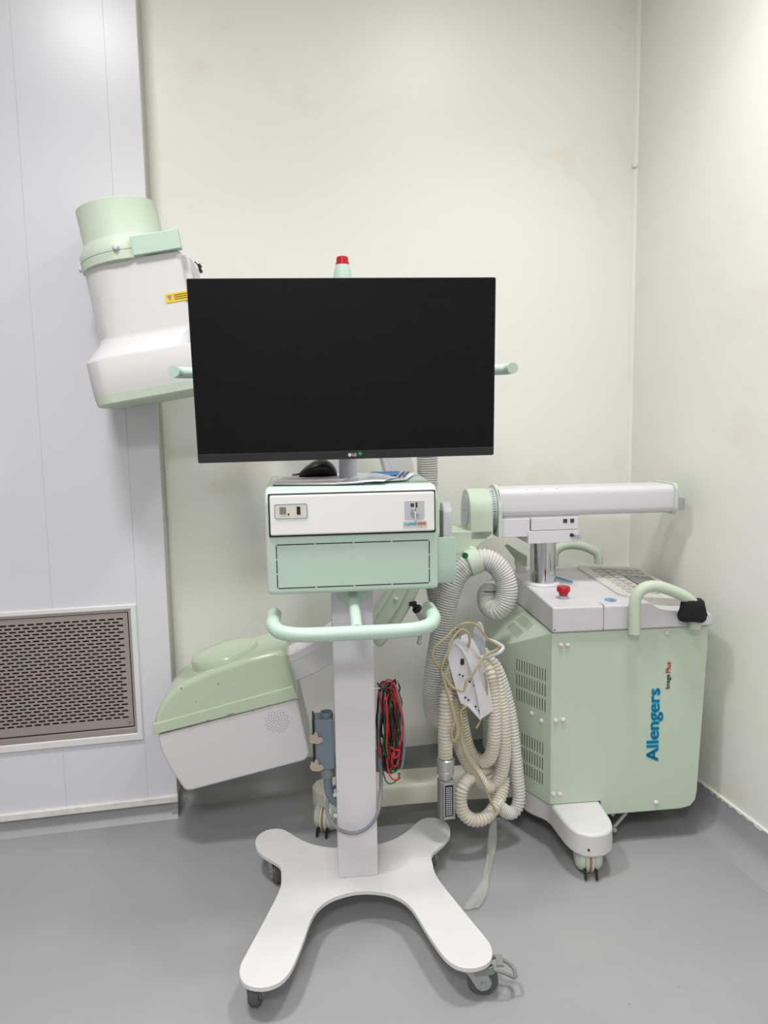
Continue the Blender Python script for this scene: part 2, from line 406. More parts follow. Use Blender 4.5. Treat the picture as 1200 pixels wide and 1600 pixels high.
bm = NB(); cyl(bm, (-.1455, fy-.002, 1.056), (-.1455, fy, 1.056), .0022, seg=12); obj('indicator', bm, dark_t, D)
bm = NB(); span(bm, .117, .162, fy-.0012, fy, 1.036, 1.079); obj('lock_plate', bm, lightgrey, D, bevel=.0005)
bm = NB(); lathe(bm, [(.010, 0), (.010, .003), (.006, .004), (.0055, .008), (.001, .009)], (.140, fy-.001, 1.052), (0, -1, 0), 20); obj('key_lock', bm, chrome, D)
bm = NB(); span(bm, .1385, .1415, fy-.014, fy-.008, 1.036, 1.054); obj('key', bm, whitep, D, bevel=.001)
bm = NB(); span(bm, .131, .1385, fy-.0018, fy, 1.065, 1.073); span(bm, .1425, .1465, fy-.0018, fy, 1.063, 1.075); obj('symbols', bm, dark_t, D)
bm = NB(); span(bm, .113, .168, fy-.0012, fy, 1.018, 1.034); obj('name_plate', bm, beige, D, bevel=.0004)
tx = text('name_lettering', 'DigiMEM', .0095, blue_t, D, (.130, fy-.0016, 1.026), (1, 0, 0), (0, 0, 1), .0001); fit(tx, 0, .028, .1298)
tx = text('name_lettering', '-LDHD', .0095, red_t, D, (.1545, fy-.0016, 1.026), (1, 0, 0), (0, 0, 1), .0002); fit(tx, 0, .021, .1555)
# push handle
bm = NB()
tube(bm, [(-.189, -.045, .806), (-.190, -.09, .804), (-.188, -.13, .802), (-.172, -.168, .797), (-.135, -.186, .794), (-.08, -.19, .793), (0, -.19, .793), (.08, -.19, .793), (.13, -.186, .794), (.165, -.168, .797), (.182, -.13, .802), (.184, -.09, .804), (.183, -.045, .806)], .0165, 20)
HP = obj('push_handle', bm, green2, T)
bm = NB(); extr(bm, [(x, -.008, z) for x, z in [(.035*math.cos(R(a)), .845+.035*math.sin(R(a))) for a in range(180, 361, 12)]+[(.035, .869), (-.035, .869)]], (0, .0085, 0))
obj('bracket_plate', bm, green2, HP, bevel=.002)
bm = NB(); sweep(bm, smooth_path([(0, -.004, .856), (0, -.035, .85), (0, -.10, .825), (0, -.175, .797)], .01), .0135, 16); obj('bracket_arm', bm, green2, HP)
for s in (-1, 1):
    bm = NB(); cyl(bm, (.020*s, -.013, .858), (.020*s, -.008, .858), .0055, seg=14); obj('bolt', bm, dark_t, HP)
# grab rods beside the monitor
for s in (-1, 1):
    bm = NB(); tube(bm, [(.05*s, .05, 1.383), (.30*s, .05, 1.383), (.385*s, .045, 1.384), (.402*s, .03, 1.384), (.405*s, .0, 1.384)], .0135, 18)
    obj('grab_rod', bm, green2, T)
# warning lamp
bm = NB(); lathe(bm, [(.027, 1.57), (.024, 1.604), (.019, 1.633), (.0, 1.6331)], (-.002, .06, 0)); LP = obj('lamp_socket', bm, green2, T)
bm = NB(); lathe(bm, [(.0165, 1.632), (.0165, 1.6395), (.0, 1.64)], (-.002, .06, 0)); obj('lamp_collar', bm, whitep, LP)
bm = NB(); lathe(bm, [(.0168, 1.639), (.0168, 1.643), (.015, 1.644), (.0145, 1.655), (.012, 1.658), (0, 1.6585)], (-.002, .06, 0), seg=20); obj('lamp_lens', bm, red_m, LP)
# handset pocket
bm = NB()
prof = [(-.055, .982), (-.062, .905), (-.060, .885), (-.048, .868), (-.025, .862), (.03, .862), (.04, .872), (.04, .972), (.034, .972), (.034, .885), (-.045, .885), (-.049, .905), (-.047, .975)]
extr(bm, [(.203, y, z) for y, z in prof], (.047, 0, 0)); span(bm, .198, .206, -.05, .038, .865, .975); span(bm, .246, .25, -.05, .038, .868, .970)
obj('handset_pocket', bm, green2, T, bevel=.002)
# terminal box strapped to the column's left side
bm = NB(); span(bm, -.103, -.0535, .01, .062, .382, .514); CB = obj('cable_socket_box', bm, blue_grey, T, bevel=.003)
bm = NB(); span(bm, -.108, -.103, .006, .066, .386, .517); obj('gasket', bm, black, CB)
bm = NB(); lathe(bm, [(.0165, .512), (.0165, .525), (.012, .525), (.012, .516), (0, .516)], (-.071, .036, 0)); obj('cable_entry', bm, blue_grey, CB)
for zc in (.465, .392):
    bm = NB(); pp = [(-.117, 0), (-.112, .016), (-.106, .012), (-.101, .022), (-.096, .018), (-.094, .006), (-.083, .004), (-.082, -.006), (-.094, -.012), (-.112, -.009)]
    extr(bm, [(x, .0045, zc+z) for x, z in pp], (0, .0045, 0)); obj('locking_lever', bm, tan, CB, bevel=.001)
bm = NB(); lathe(bm, [(.020, .383), (.020, .377), (.017, .375), (.0175, .352), (.013, .35)], (-.072, .036, 0)); obj('cable_gland', bm, grey_pl, CB)
bm = NB(); tube(bm, [(-.072, .036, .36), (-.072, .036, .335), (-.070, .036, .31), (-.062, .036, .288), (-.045, .036, .275)], .0115, 16); obj('elbow_hose', bm, blue_grey, CB)
for z in (.302, .245):
    bm = NB(); lathe(bm, [(.006, 0), (.006, .006), (.003, .009), (0, .0092)], (-.051, .03, z), (-1, 0, 0), 14); obj('screw_cap', bm, whitep, T)
# castors
def castor(x, y, ang, brake):
    Mx = Matrix.Translation((x, y, 0)) @ Matrix.Rotation(ang, 4, 'Z')
    def fin(bm): bmesh.ops.transform(bm, matrix=Mx, verts=bm.verts)
    r = .034
    bm = NB(); cyl(bm, (0, 0, .074), (0, 0, .079), .024)
    for s in (-1, 1): extr(bm, [(-.022, s*.0155, .074), (.036, s*.0155, .074), (.047, s*.0155, .036), (.040, s*.0155, .020), (.026, s*.0155, .016), (.014, s*.0155, .026), (.0, s*.0155, .050)], (0, s*.0025, 0))
    span(bm, -.012, .034, -.018, .018, .070, .0745); fin(bm); K = obj('castor', bm, zinc, T, bevel=.0008)
    bm = NB(); lathe(bm, [(.024, -.0115), (.031, -.0115), (r, -.008), (r, .008), (.031, .0115), (.024, .0115)], (.030, 0, r), (0, 1, 0), 36); fin(bm); obj('tyre', bm, rubber, K)
    bm = NB(); lathe(bm, [(.025, -.0095), (.025, .0095)], (.030, 0, r), (0, 1, 0), 30); fin(bm); obj('hub', bm, black, K)
    bm = NB(); lathe(bm, [(.019, -.0145), (.019, .0145)], (.030, 0, r), (0, 1, 0), 30); cyl(bm, (.030, -.022, r), (.030, .022, r), .005, seg=12); fin(bm); obj('axle_disc', bm, zinc, K)
    if brake:
        bm = NB()
        extr(bm, [(.010, -.021, .066), (.052, -.021, .078), (.062, -.021, .068), (.05, -.021, .058), (.012, -.021, .052)], (0, .003, 0))
        extr(bm, [(.010, .018, .066), (.052, .018, .078), (.062, .018, .068), (.05, .018, .058), (.012, .018, .052)], (0, .003, 0))
        tube(bm, [(.052, -.02, .072), (.075, -.021, .064), (.098, -.016, .050), (.102, 0, .047), (.098, .016, .050), (.075, .021, .064), (.052, .02, .072)], .0045, 10)
        span(bm, .060, .075, -.016, .016, .073, .079)
        fin(bm); obj('brake_pedal', bm, grey_pl, K, bevel=.001)
castor(-.239, -.256, R(-100), False)
castor(.222, -.312, R(-8), True)
castor(-.228, .175, R(-70), False)
castor(.225, .185, R(-110), False)

# ------------------------------------------------------------------ monitor
MT = thing('monitor', 'large black flat-screen monitor switched off, mounted above the green console', 'monitor', (0, 0, 0), 0)
Bl, Br = FT.l(309, 724, -.068), FT.l(772, 711, -.068)
Tl, Tr = FT.l(291, 435, -.098), FT.l(774, 433, -.098)
cb, ct = (Bl+Br)/2, (Tl+Tr)/2; Wm = ((Br-Bl).length+(Tr-Tl).length)/2; Hm = (ct-cb).length
mx = ((Br-Bl)+(Tr-Tl)).normalized(); mz = (ct-cb); mz = (mz-mx*mz.dot(mx)).normalized(); my = mz.cross(mx)
ML = Matrix((mx, my, mz)).transposed().to_4x4(); ML.translation = cb+my*.0
MT.matrix_world = FT.m @ ML
bm = NB(); extr(bm, [(x, 0, z) for x, z in rrect(-Wm/2, Wm/2, 0, Hm, .004)], (0, .018, 0)); obj('bezel', bm, black, MT, bevel=.001)
bm = NB(); span(bm, -Wm/2+.002, Wm/2-.002, -.0012, .001, .0015, .0195); obj('chin', bm, bezel_m, MT, bevel=.0004)
bm = NB(); span(bm, -Wm/2+.0025, Wm/2-.0025, -.0006, .001, .0205, Hm-.002); obj('screen', bm, screen_m, MT)
bm = NB(); extr(bm, [(x, .018, z) for x, z in rrect(-.25, .25, .05, Hm-.08, .03)], (0, .016, 0)); span(bm, -.05, .05, .034, .055, .12, .26); obj('back_shell', bm, black, MT, bevel=.004)
bx = (545.5-541.0)/463*Wm; lx = (545-540.5)/463*Wm
bm = NB(); cyl(bm, (.0025, -.0022, .010), (.0025, -.001, .010), .0041, seg=24); obj('logo_disc', bm, mat('silver print', (200, 200, 200), .4), MT)
tx = text('logo_lettering', 'LG', .0098, mat('silver lettering', (200, 200, 200), .4), MT, (.0135, -.0018, .0098), (1, 0, 0), (0, 0, 1), .0003); fit(tx, 0, .0095, .0132)
bm = NB(); cyl(bm, (.0265, -.0022, .0125), (.0265, -.001, .0125), .0044, seg=24); obj('round_sticker', bm, green_dot, MT, label='round green sticker')

# ------------------------------------------------------------------ things on the console top
def top_z(y): return 1.112+(y+.092)*(.012/.292)+.0009
def world(o): o.matrix_world = FT.m @ Matrix.Translation(o.location)
pad = [(-.182, -.048), (-.03, -.074), (.03, -.070), (.05, .13), (-.155, .15), (-.165, .10)]
bm = NB(); extr(bm, [(x, y, top_z(y)+.0024) for x, y in pad], (0, 0, .0010)); o = obj('mouse_pad', bm, padgrey, bevel=.0003); world(o)
bm2 = NB(); extr(bm2, [(x, y, top_z(y)) for x, y in pad], (0, 0, .0023))
tag(o, 'thin grey mouse pad lying on top of the green console', 'mouse pad')
q = obj('rubber_underside', bm2, black); world(q); q.parent = o; q.matrix_parent_inverse = o.matrix_world.inverted()
# mouse
bm = NB(); secs = []
for u in [0, .04, .12, .28, .45, .62, .8, .92, .98, 1]:
    x = -.026-u*.097; hh = .044*max(.05, math.sin(math.pi*min(1, u**.75*.92+.04)))**.8 if u < 1 else .006
    hw = .030*max(.08, 1-abs(2*u-1)**3)**.5
    ring = []
    for k in range(20):
        a = 2*math.pi*k/20; cy, sz = math.cos(a), math.sin(a)
        ring.append((x, .105+hw*cy, top_z(.105)+.0036+hh*(.5+.5*sz if sz > 0 else .5+.5*sz)))
    secs.append(ring)
loft(bm, secs); MO = obj('computer_mouse', bm, black, angle=60); world(MO)
tag(MO, 'black computer mouse on the grey pad under the monitor edge', 'mouse')
bm = NB(); tube(bm, [(-.118, .105, 1.132), (-.130, .100, 1.128), (-.14, .12, 1.129), (-.13, .15, 1.1285), (-.06, .185, 1.129)], .0014, 8)
c = obj('mouse_cord', bm, black); world(c); c.parent = MO; c.matrix_parent_inverse = MO.matrix_world.inverted()
# papers
def sheet(name, corners, m, lift, nx=10, ny=8, wav=.004, seed=0):
    rn = random.Random(seed); ph = rn.random()*6; bm = NB(); A, B, C_, D_ = [Vector(c) for c in corners]; g_ = []
    for j in range(ny+1):
        row = []
        for i in range(nx+1):
            u, v = i/nx, j/ny; p = A.lerp(B, u).lerp(D_.lerp(C_, u), v)
            x, y = p.x, p.y
            row.append(bm.verts.new((x, y, top_z(y)+lift+wav*(.5+.5*math.sin(u*5+v*2+ph))*(.3+v*.7))))
        g_.append(row)
    for j in range(ny):
        for i in range(nx): bm.faces.new((g_[j][i], g_[j][i+1], g_[j+1][i+1], g_[j+1][i]))
    o = obj(name, bm, m); world(o); s = o.modifiers.new('sol', 'SOLIDIFY'); s.thickness = .0004; s.offset = 1
    return o
o = sheet('leaflet', [(.045, -.05, 0), (.135, -.03, 0), (.178, .10, 0), (.085, .13, 0)], paper, .003, wav=.004, seed=3)
tag(o, 'white leaflet with blue and navy print on the console top, right of the plastic sleeve', 'leaflet')
for nm, cs, mm in (('blue_band', [(.040, .03, 0), (.120, .04, 0), (.140, .12, 0), (.065, .13, 0)], paperblue), ('navy_stripe', [(.118, .0, 0), (.124, .0, 0), (.152, .11, 0), (.144, .11, 0)], navy), ('navy_stripe', [(.129, .0, 0), (.134, .0, 0), (.163, .11, 0), (.157, .11, 0)], navy)):
    c = sheet(nm, cs, mm, .0085, wav=.001, seed=3); c.parent = o; c.matrix_parent_inverse = o.matrix_world.inverted()
o = sheet('plastic_sleeve', [(-.035, -.075, 0), (.075, -.08, 0), (.125, .03, 0), (.01, .05, 0)], sleeve_m, .0045, wav=.011, seed=5)
tag(o, 'crumpled clear plastic sleeve lying between the mouse pad and the blue leaflet', 'plastic sleeve')
# handset in the pocket
HS = thing('handset', 'white slim handset standing in the green pocket beside the console', 'handset', (0, 0, 0))
HS.matrix_world = FT.m @ Matrix.Translation((.231, -.012, .886))
bm = NB(); extr(bm, [(-.008, y, z) for y, z in [(-.026, 0), (-.026, .155), (-.016, .172), (.012, .176), (.024, .165), (.026, 0)]], (.022, 0, 0)); obj('handset_body', bm, white, HS, bevel=.003)
bm = NB(); span(bm, -.0095, -.0078, -.02, .02, .01, .155); obj('handset_face', bm, grey_pl, HS, bevel=.001)
# thin black cable under the console
bm = NB(); tube(bm, [FT.m @ Vector(p) for p in [(-.095, .04, .87), (-.088, .04, .862), (-.075, .04, .848), (-.055, .035, .846), (-.052, .055, .848)]], .0018, 8)
tag(obj('signal_cable', bm, black), 'short thin black cable looping under the console left of the column', 'cable')
# grey cable around the column
gc = [(.066, .035, .42), (.066, .03, .37), (.064, .015, .32), (.056, -.012, .28), (.035, -.018, .243), (.0, -.018, .222), (-.035, -.017, .226), (-.062, -.012, .245), (-.077, .01, .27), (-.070, .04, .295), (-.052, .0805, .30), (-.02, .086, .29)]
bm = NB(); tube(bm, [FT.m @ Vector(p) for p in gc], .0048, 12)
tag(obj('power_cable', bm, cable_grey), 'thick grey cable looping around the white column near its foot', 'cable')
# wire bundle
WBn = thing('wire_bundle', 'tangled coil of red, green and black wires hanging at the right of the white column', 'wires', FT.loc, HEAD)
rn = random.Random(11)
def coil(n, rr, seed):
    bm = NB(); rn = random.Random(seed)
    for k in range(n):
        cx = rn.uniform(.080, .106); hw = rn.uniform(.008, .024); z1 = rn.uniform(.575, .602); z0 = rn.uniform(.35, .385); yc = rn.uniform(.012, .05)
        P = []
        N = 12
        for i in range(N):
            a = 2*math.pi*i/N
            P.append((cx+hw*math.cos(a)*(1-.15*math.cos(2*a))+rn.uniform(-.007, .007), yc+rn.uniform(-.012, .012), (z0+z1)/2+(z1-z0)/2*math.sin(a)))
        P = [(min(max(p[0], .056+rr), .130), p[1], p[2]) for p in P]
        tube(bm, P, rr, 7, .012, True)
    return bm
obj('red_wire', coil(6, .0022, 1), redwire, WBn, label='red wires of the coil')
obj('green_wire', coil(9, .0020, 2), greenwire, WBn, label='green wires of the coil')
obj('black_wire', coil(9, .0021, 3), blackwire, WBn, label='black wires of the coil')
bm = NB(); tube(bm, [(.062, .03, .37), (.064, .03, .5), (.075, .03, .585), (.095, .03, .595), (.115, .03, .56), (.126, .03, .48), (.126, .03, .40), (.118, .03, .36)], .0035, 10)
obj('grey_wire', bm, cable_grey, WBn, label='grey cable around the coil')
bm = NB(); tube(bm, [(.06, .02, .60), (.075, .012, .585), (.09, .018, .6), (.098, .03, .585), (.08, .04, .575), (.065, .02, .58)], .0022, 8); obj('tie_wire', bm, blackwire, WBn)
bm = NB(); tube(bm, [(.075, .02, .595), (.085, .02, .607), (.098, .02, .603), (.095, .02, .592)], .0022, 8); obj('loose_red_wire', bm, redwire, WBn); bm = NB(); tube(bm, [(.09, -.01, .44), (.098, -.003, .43), (.112, 0, .425), (.108, 0, .412), (.096, 0, .408), (.098, 0, .425)], .0025, 8); obj('loose_red_wire', bm, redwire, WBn)
bm = NB(); tube(bm, [(.08, .01, .40), (.085, .005, .36), (.098, .005, .345), (.113, .01, .345), (.108, .01, .36)], .0022, 8); obj('loose_red_wire', bm, redwire, WBn)
bm = NB(); tube(bm, [(.066, .01, .39), (.075, .005, .345), (.09, .005, .335), (.108, .008, .345), (.113, .01, .36)], .0019, 8); obj('loose_green_wire', bm, greenwire, WBn)
bm = NB(); span(bm, .062, .074, .03, .0315, .40, .45); obj('paper_tag', bm, paper, WBn)
bm = NB(); tube(bm, [(.045, .03, .585), (.07, .03, .582), (.108, .03, .586), (.112, .03, .598)], .003, 10); obj('wire_hook', bm, chrome, T)

# ================================================================== MOBILE C-ARM
CA = thing('mobile_c_arm', 'mint green and white mobile x-ray c-arm machine behind the trolley', 'x-ray machine', FC.loc, HEAD)
# cabinet
bm = NB()
front = [(0, .141), (.155, .141), (.158, .097), (.40, .100), (.432, .106), (.448, .125), (.452, .15), (.470, .6), (.470, .657), (0, .657)]
prism_y(bm, front, 0, .47)
fl = [(0, .0005), (-.073, .145), (-.10, .225), (-.10, .42), (0, .469)]
lo = [bm.verts.new((x, y, .141)) for x, y in fl]; hi = [bm.verts.new((x, y, .657+x*.95)) for x, y in fl]
bm.faces.new(lo[::-1]); n = len(fl)
for i in range(n-1): bm.faces.new((lo[i], lo[i+1], hi[i+1], hi[i]))
bm.faces.new(hi[0:2]+[hi[-1]]); bm.faces.new((hi[1], hi[2], hi[3], hi[4]))
CBD = obj('cabinet', bm, green, CA, bevel=.004)
ch0, ch1 = Vector((0, 0, 0)), Vector((-.073, .145, 0)); cu = (ch1-ch0).normalized(); cn = Vector((-cu.y, cu.x, 0)); cn = cn if cn.dot(Vector((-1, -.5, 0))) > 0 else -cn
bm = NB()
def chslot(s, z0, z1, wd=.0022):
    c = ch0+cu*s
    extr(bm, [c-cu*wd/2+cn*.0004+Vector((0, 0, z0)), c+cu*wd/2+cn*.0004+Vector((0, 0, z0)), c+cu*wd/2+cn*.0004+Vector((0, 0, z1)), c-cu*wd/2+cn*.0004+Vector((0, 0, z1))], -cn*.003)
for r_ in range(3):
    for k in range(12): chslot(.022+k*.0108, .545-r_*.046-.036, .545-r_*.046)
obj('vent_slots', bm, dark, CBD); bm = NB()
for r_ in range(3):
    for k in range(9): chslot(.030+k*.0108, .320-r_*.046-.036, .320-r_*.046)
obj('lower_vent_slots', bm, dark, CBD)
bm = NB(); sn = Vector((-.689, 0, .725))*.0012
for xa, xb in ((-.010, -.030), (-.038, -.058)):
    for k in range(10):
        y = .13+k*.012-(xa*.4); a = Vector((xa, y, .657+xa*.95)); b = Vector((xb, y+.004, .657+xb*.95)); w_ = Vector((0, .0011, 0))
        extr(bm, [a-sn, b-sn, b+w_-sn, a+w_-sn], sn*1.5)
obj('shoulder_vent_slots', bm, dark, CBD)
def cap(p, nrm, r=.0075, nm='screw_cap', par=CBD, m=whitep):
    bm = NB(); lathe(bm, [(r, 0), (r*.95, r*.45), (r*.6, r*.8), (0, r*.92)], p, nrm, 16); obj(nm, bm, m, par)
for x, y in ((876, 1008), (886.5, 1008), (868, 1126), (880, 1125), (864.5, 1241), (874.5, 1241), (1042, 989), (1025, 1254)):
    p = FC.l(x, y, 0); cap(p, (0, -1, 0))
for s, z in ((.035, .385), (.075, .395)): cap(ch0+cu*s+Vector((0, 0, z)), cn)
lo_, hi_ = FC.l(1022, 1190, 0), FC.l(1022, 1075, 0)
tx = text('maker_lettering', 'Allengers', .062, blue_t, CBD, (.313, -.0008, (lo_.z+hi_.z)/2), (0, 0, 1), (-1, 0, 0), 0, .0006, fat=.0029)
fit(tx, 2, hi_.z-lo_.z, (lo_.z+hi_.z)/2); fit(tx, 0, .050, .3145)
tx = text('model_lettering', 'Image', .022, dark_t, CBD, (.350, -.0008, .495), (0, 0, 1), (-1, 0, 0), .0003, .0005); fit(tx, 2, .043, .4955); fit(tx, 0, .017, .352)
tx = text('model_lettering', 'Plus', .022, red_t, CBD, (.350, -.0008, .538), (0, 0, 1), (-1, 0, 0), .0003, .0005); fit(tx, 2, .033, .5385); fit(tx, 0, .0145, .3505)
# top cover
bm = NB()
cp = [(.0, .659), (.0, .733), (.28, .731), (.296, .727), (.318, .712), (.34, .707), (.455, .700), (.472, .694), (.480, .683), (.478, .663), (.47, .659)]
vs = prism_y(bm, cp, -.010, .475)
for v_ in vs:
    if v_.co.z > .67: v_.co.z += max(0, v_.co.y)*.045
    if v_.co.x > .44 and v_.co.y > .3: v_.co.x -= 0
TC = obj('top_cover', bm, white, CA, bevel=.006)
bm = NB(); span(bm, .1485, .1495, -.0108, .2, .659, .7336); obj('cover_seam', bm, dark_t, TC)
bm = NB(); cyl(bm, (.0065, -.0105, .668), (.0065, -.009, .668), .002, seg=10); obj('screw_hole', bm, black, TC)
# keypad
def slope(x, y): return (.7345 if x < .29 else .7345-(x-.29)*.10)+max(0, y)*.045
bm = NB(); kp = rrect(.235, .462, .05, .47, .05)
a = [bm.verts.new((x, y, slope(x, y)-.03)) for x, y in kp]; b = [bm.verts.new((x, y, slope(x, y)+.004)) for x, y in kp]
bm.faces.new(a[::-1]); bm.faces.new(b)
for i in range(len(kp)): bm.faces.new((a[i], a[(i+1) % len(kp)], b[(i+1) % len(kp)], b[i]))
KP = obj('control_keypad', bm, keypad_m, CA, bevel=.003)
bm = NB()
for i in range(5):
    for j in range(9):
        if 2 <= j <= 5 and i >= 2: continue
        x, y = .268+i*.036, .09+j*.037
        if x > .45: continue
        span(bm, x, x+.026, y, y+.024, slope(x, y)+.002, slope(x, y)+.0062)
obj('keys', bm, keygrey, KP, bevel=.001)
bm = NB(); extr(bm, [(x, y, slope(x, y)+.0052) for x, y in ((.342, .165), (.435, .165), (.435, .30), (.342, .30))], (0, 0, .001)); obj('display', bm, display_m, KP)
bm = NB(); lathe(bm, [(.0145, 0), (.0145, .001)], (0, 0, 0), seg=28)
bmesh.ops.transform(bm, matrix=Matrix.Translation((.192, .045, .7345)) @ Matrix.Diagonal((1.15, 1.3, 1, 1)), verts=bm.verts); bmesh.ops.rotate(bm, cent=(.192, .045, .7345), matrix=Matrix.Rotation(R(2.5), 3, 'X'), verts=bm.verts)
obj('badge', bm, mat('blue badge', (120, 165, 200), .3, var_rgb=(70, 80, 100), vscale=60), TC)
bm = NB(); extr(bm, [(.03, .40, .7519), (.05, .40, .7519), (.05, .43, .7532), (.03, .43, .7532)], (0, 0, .001)); obj('warning_sticker', bm, yellow, TC)
bm = NB(); tube(bm, [(.118, .31, .751), (.148, .24, .748)], .003, 8); obj('blue_strip', bm, mat('blue strip', (90, 165, 190), .5), TC)
# emergency stop
EB = NB(); lathe(EB, [(.013, 0), (.013, .008), (.009, .010), (.009, .016)], (.062, .078, .736), seg=24); EB = obj('stop_button_base', EB, lightgrey, TC)
bm = NB(); lathe(bm, [(.012, .010), (.014, .016), (.013, .019), (.0185, .021), (.0195, .025), (.0195, .033), (.017, .037), (0, .0385)], (.062, .078, .736), seg=28); obj('emergency_stop_button', bm, red_m, TC, label='red mushroom-shaped emergency stop button')
# grab handles
def grab(y, dxs=0, dz=0, nm='grab_handle'):
    bm = NB(); tube(bm, [(.232+dxs, y, .653+dz), (.231+dxs, y, .70+dz), (.232+dxs, y, .745+dz), (.243+dxs, y, .772+dz), (.266+dxs, y, .786+dz), (.30+dxs, y, .786+dz), (.345+dxs, y, .770+dz), (.388+dxs, y, .748+dz), (.406+dxs, y, .725+dz), (.411+dxs, y, .69+dz), (.411+dxs, y, .66+dz)], .0165, 20)
    bmesh.ops.transform(bm, matrix=Matrix.Translation((0, y*0, 0)), verts=bm.verts)
    return obj(nm, bm, green, CA)
grab(-.029)
bm = NB(); tube(bm, [(.176, .50, .70), (.176, .50, .78), (.184, .50, .803), (.205, .50, .818), (.24, .50, .822), (.285, .50, .814), (.325, .50, .795), (.338, .50, .775), (.341, .50, .70)], .0155, 18); obj('grab_handle', bm, green, CA)
# lever
bm = NB(); lathe(bm, [(.017, .74), (.017, .775), (0, .775)], (.03, .41, 0), seg=20); LV = obj('lever_socket', bm, whitep, CA)
bm = NB(); span(bm, .012, .049, .395, .425, .772, .808); extr(bm, [(.049, .40, .807), (.03, .40, .818), (-.018, .40, .850), (-.025, .40, .842), (.012, .40, .795)], (0, .02, 0)); obj('lever_handle', bm, green, LV, bevel=.004)
# lifting column
bm = NB(); lathe(bm, [(.040, .74), (.040, .895)], (.055, .25, 0), seg=40); cyl(bm, (.055, .25, .834), (.055, .25, .8345), .0403, seg=40); LC = obj('lifting_column', bm, chrome, CA)
bm = NB(); lathe(bm, [(.054, .738), (.054, .747), (.050, .751), (.041, .752)], (.055, .25, 0), seg=40); obj('column_ring', bm, whitep, LC)
# cross arm
bm = NB()
sec = rrect(.19, .335, .965, 1.052, .022, 6)
extr(bm, [(-.10, y, z) for y, z in sec], (.555, 0, 0)); BEAM = obj('cross_arm', bm, white, CA, bevel=.001)
bm = NB(); extr(bm, [(.452, y, z) for y, z in rrect(.184, .341, .960, 1.058, .024, 6)], (.012, 0, 0)); obj('end_cap', bm, green, BEAM, bevel=.002)
bm = NB(); ou = [(.46, .205), (.490, .205), (.499, .212), (.502, .225), (.502, .30), (.499, .313), (.49, .32), (.46, .32)]; inn = [(.46, .312), (.488, .312), (.493, .306), (.494, .30), (.494, .225), (.493, .219), (.488, .213), (.46, .213)]
prism_z(bm, [(x, y) for x, y in ou]+[(x, y) for x, y in inn], .972, 1.008); obj('end_handle', bm, mat('grey end handle', (172, 170, 168), .45), BEAM, bevel=.001)
bm = NB(); span(bm, -.096, -.005, .192, .33, .905, .961); span(bm, -.096, .15, .20, .325, .955, .967); obj('slide_cover', bm, white, BEAM, bevel=.002)
bm = NB(); span(bm, -.002, .146, .188, .335, .924, .962); span(bm, -.012, .146, .186, .336, .884, .9225); LB = obj('lock_block', bm, white, CA, bevel=.0015)
for xa in (.098, .120):
    bm = NB(); span(bm, xa, xa+.012, .1868, .1885, .945, .957); obj('lock_symbol', bm, dark_t, LB)
cap((.124, .186, .907), (0, -1, 0), .006, 'lock_screw', LB, black); 
bm = NB(); lathe(bm, [(.0045, 0), (.0045, .02), (.0065, .022), (.0065, .030), (0, .031)], (.131, .187, .905), (.35, -1, 0), 16); obj('lock_knob', bm, chrome, LB)
bm = NB()
for k in range(7): span(bm, .02+k*.016-.04, .031+k*.016-.04, .20+(k % 3)*.003, .204+(k % 3)*.003, 1.0465, 1.0490)
obj('arm_scuffs', bm, grey_pl, BEAM)
# rotary joint
bm = NB(); PC = (0, .2625, .985)
lathe(bm, [(.078, -.104), (.078, -.094)], (0, .2625, .985), (1, 0, 0), 48)
extr(bm, [(-.104, y, z) for y, z in [(.185, .905), (.34, .905), (.34, .985), (.185, .985)]], (.010, 0, 0))
FL = obj('joint_flange', bm, green, CA, bevel=.001)
bm = NB(); lathe(bm, [(.066, -.125), (.066, -.103)], (0, .2625, .985), (1, 0, 0), 48); obj('angle_scale', bm, lightgrey, FL)
bm = NB()
for k in range(-9, 12):
    a = R(180+k*7); c = Vector((-.1135, .2625+.0664*math.cos(a), .985+.0664*math.sin(a)))
    cube(bm, (0, 0, 0), (.010 if k % 3 == 0 else .006, .001, .001), Matrix.Translation(c) @ Matrix.Rotation(a, 4, 'X'))
obj('scale_marks', bm, dark_t, FL)
bm = NB()
arcp = [(.2625+.0725*math.cos(R(a)), .978+.0725*math.sin(R(a))) for a in range(0, 181, 12)]
extr(bm, [(-.19, y, z) for y, z in arcp+[(.19, .90), (.335, .90)]], (.070, 0, 0))
extr(bm, [(-.120, .19, .918), (-.195, .19, .858), (-.345, .19, .858), (-.345, .19, .928), (-.12, .19, .928)], (0, .15, 0))
PV = obj('pivot_housing', bm, green, CA, bevel=.003)
bm = NB(); lathe(bm, [(.048, 0), (.048, .003), (.044, .004)], (-.190, .2625, .985), (-1, 0, 0), 40); obj('cover_disc', bm, lightgrey, PV)
bm = NB(); cyl(bm, (-.1945, .2625, .985), (-.1938, .2625, .985), .0025, seg=10); obj('disc_screw', bm, dark, PV)
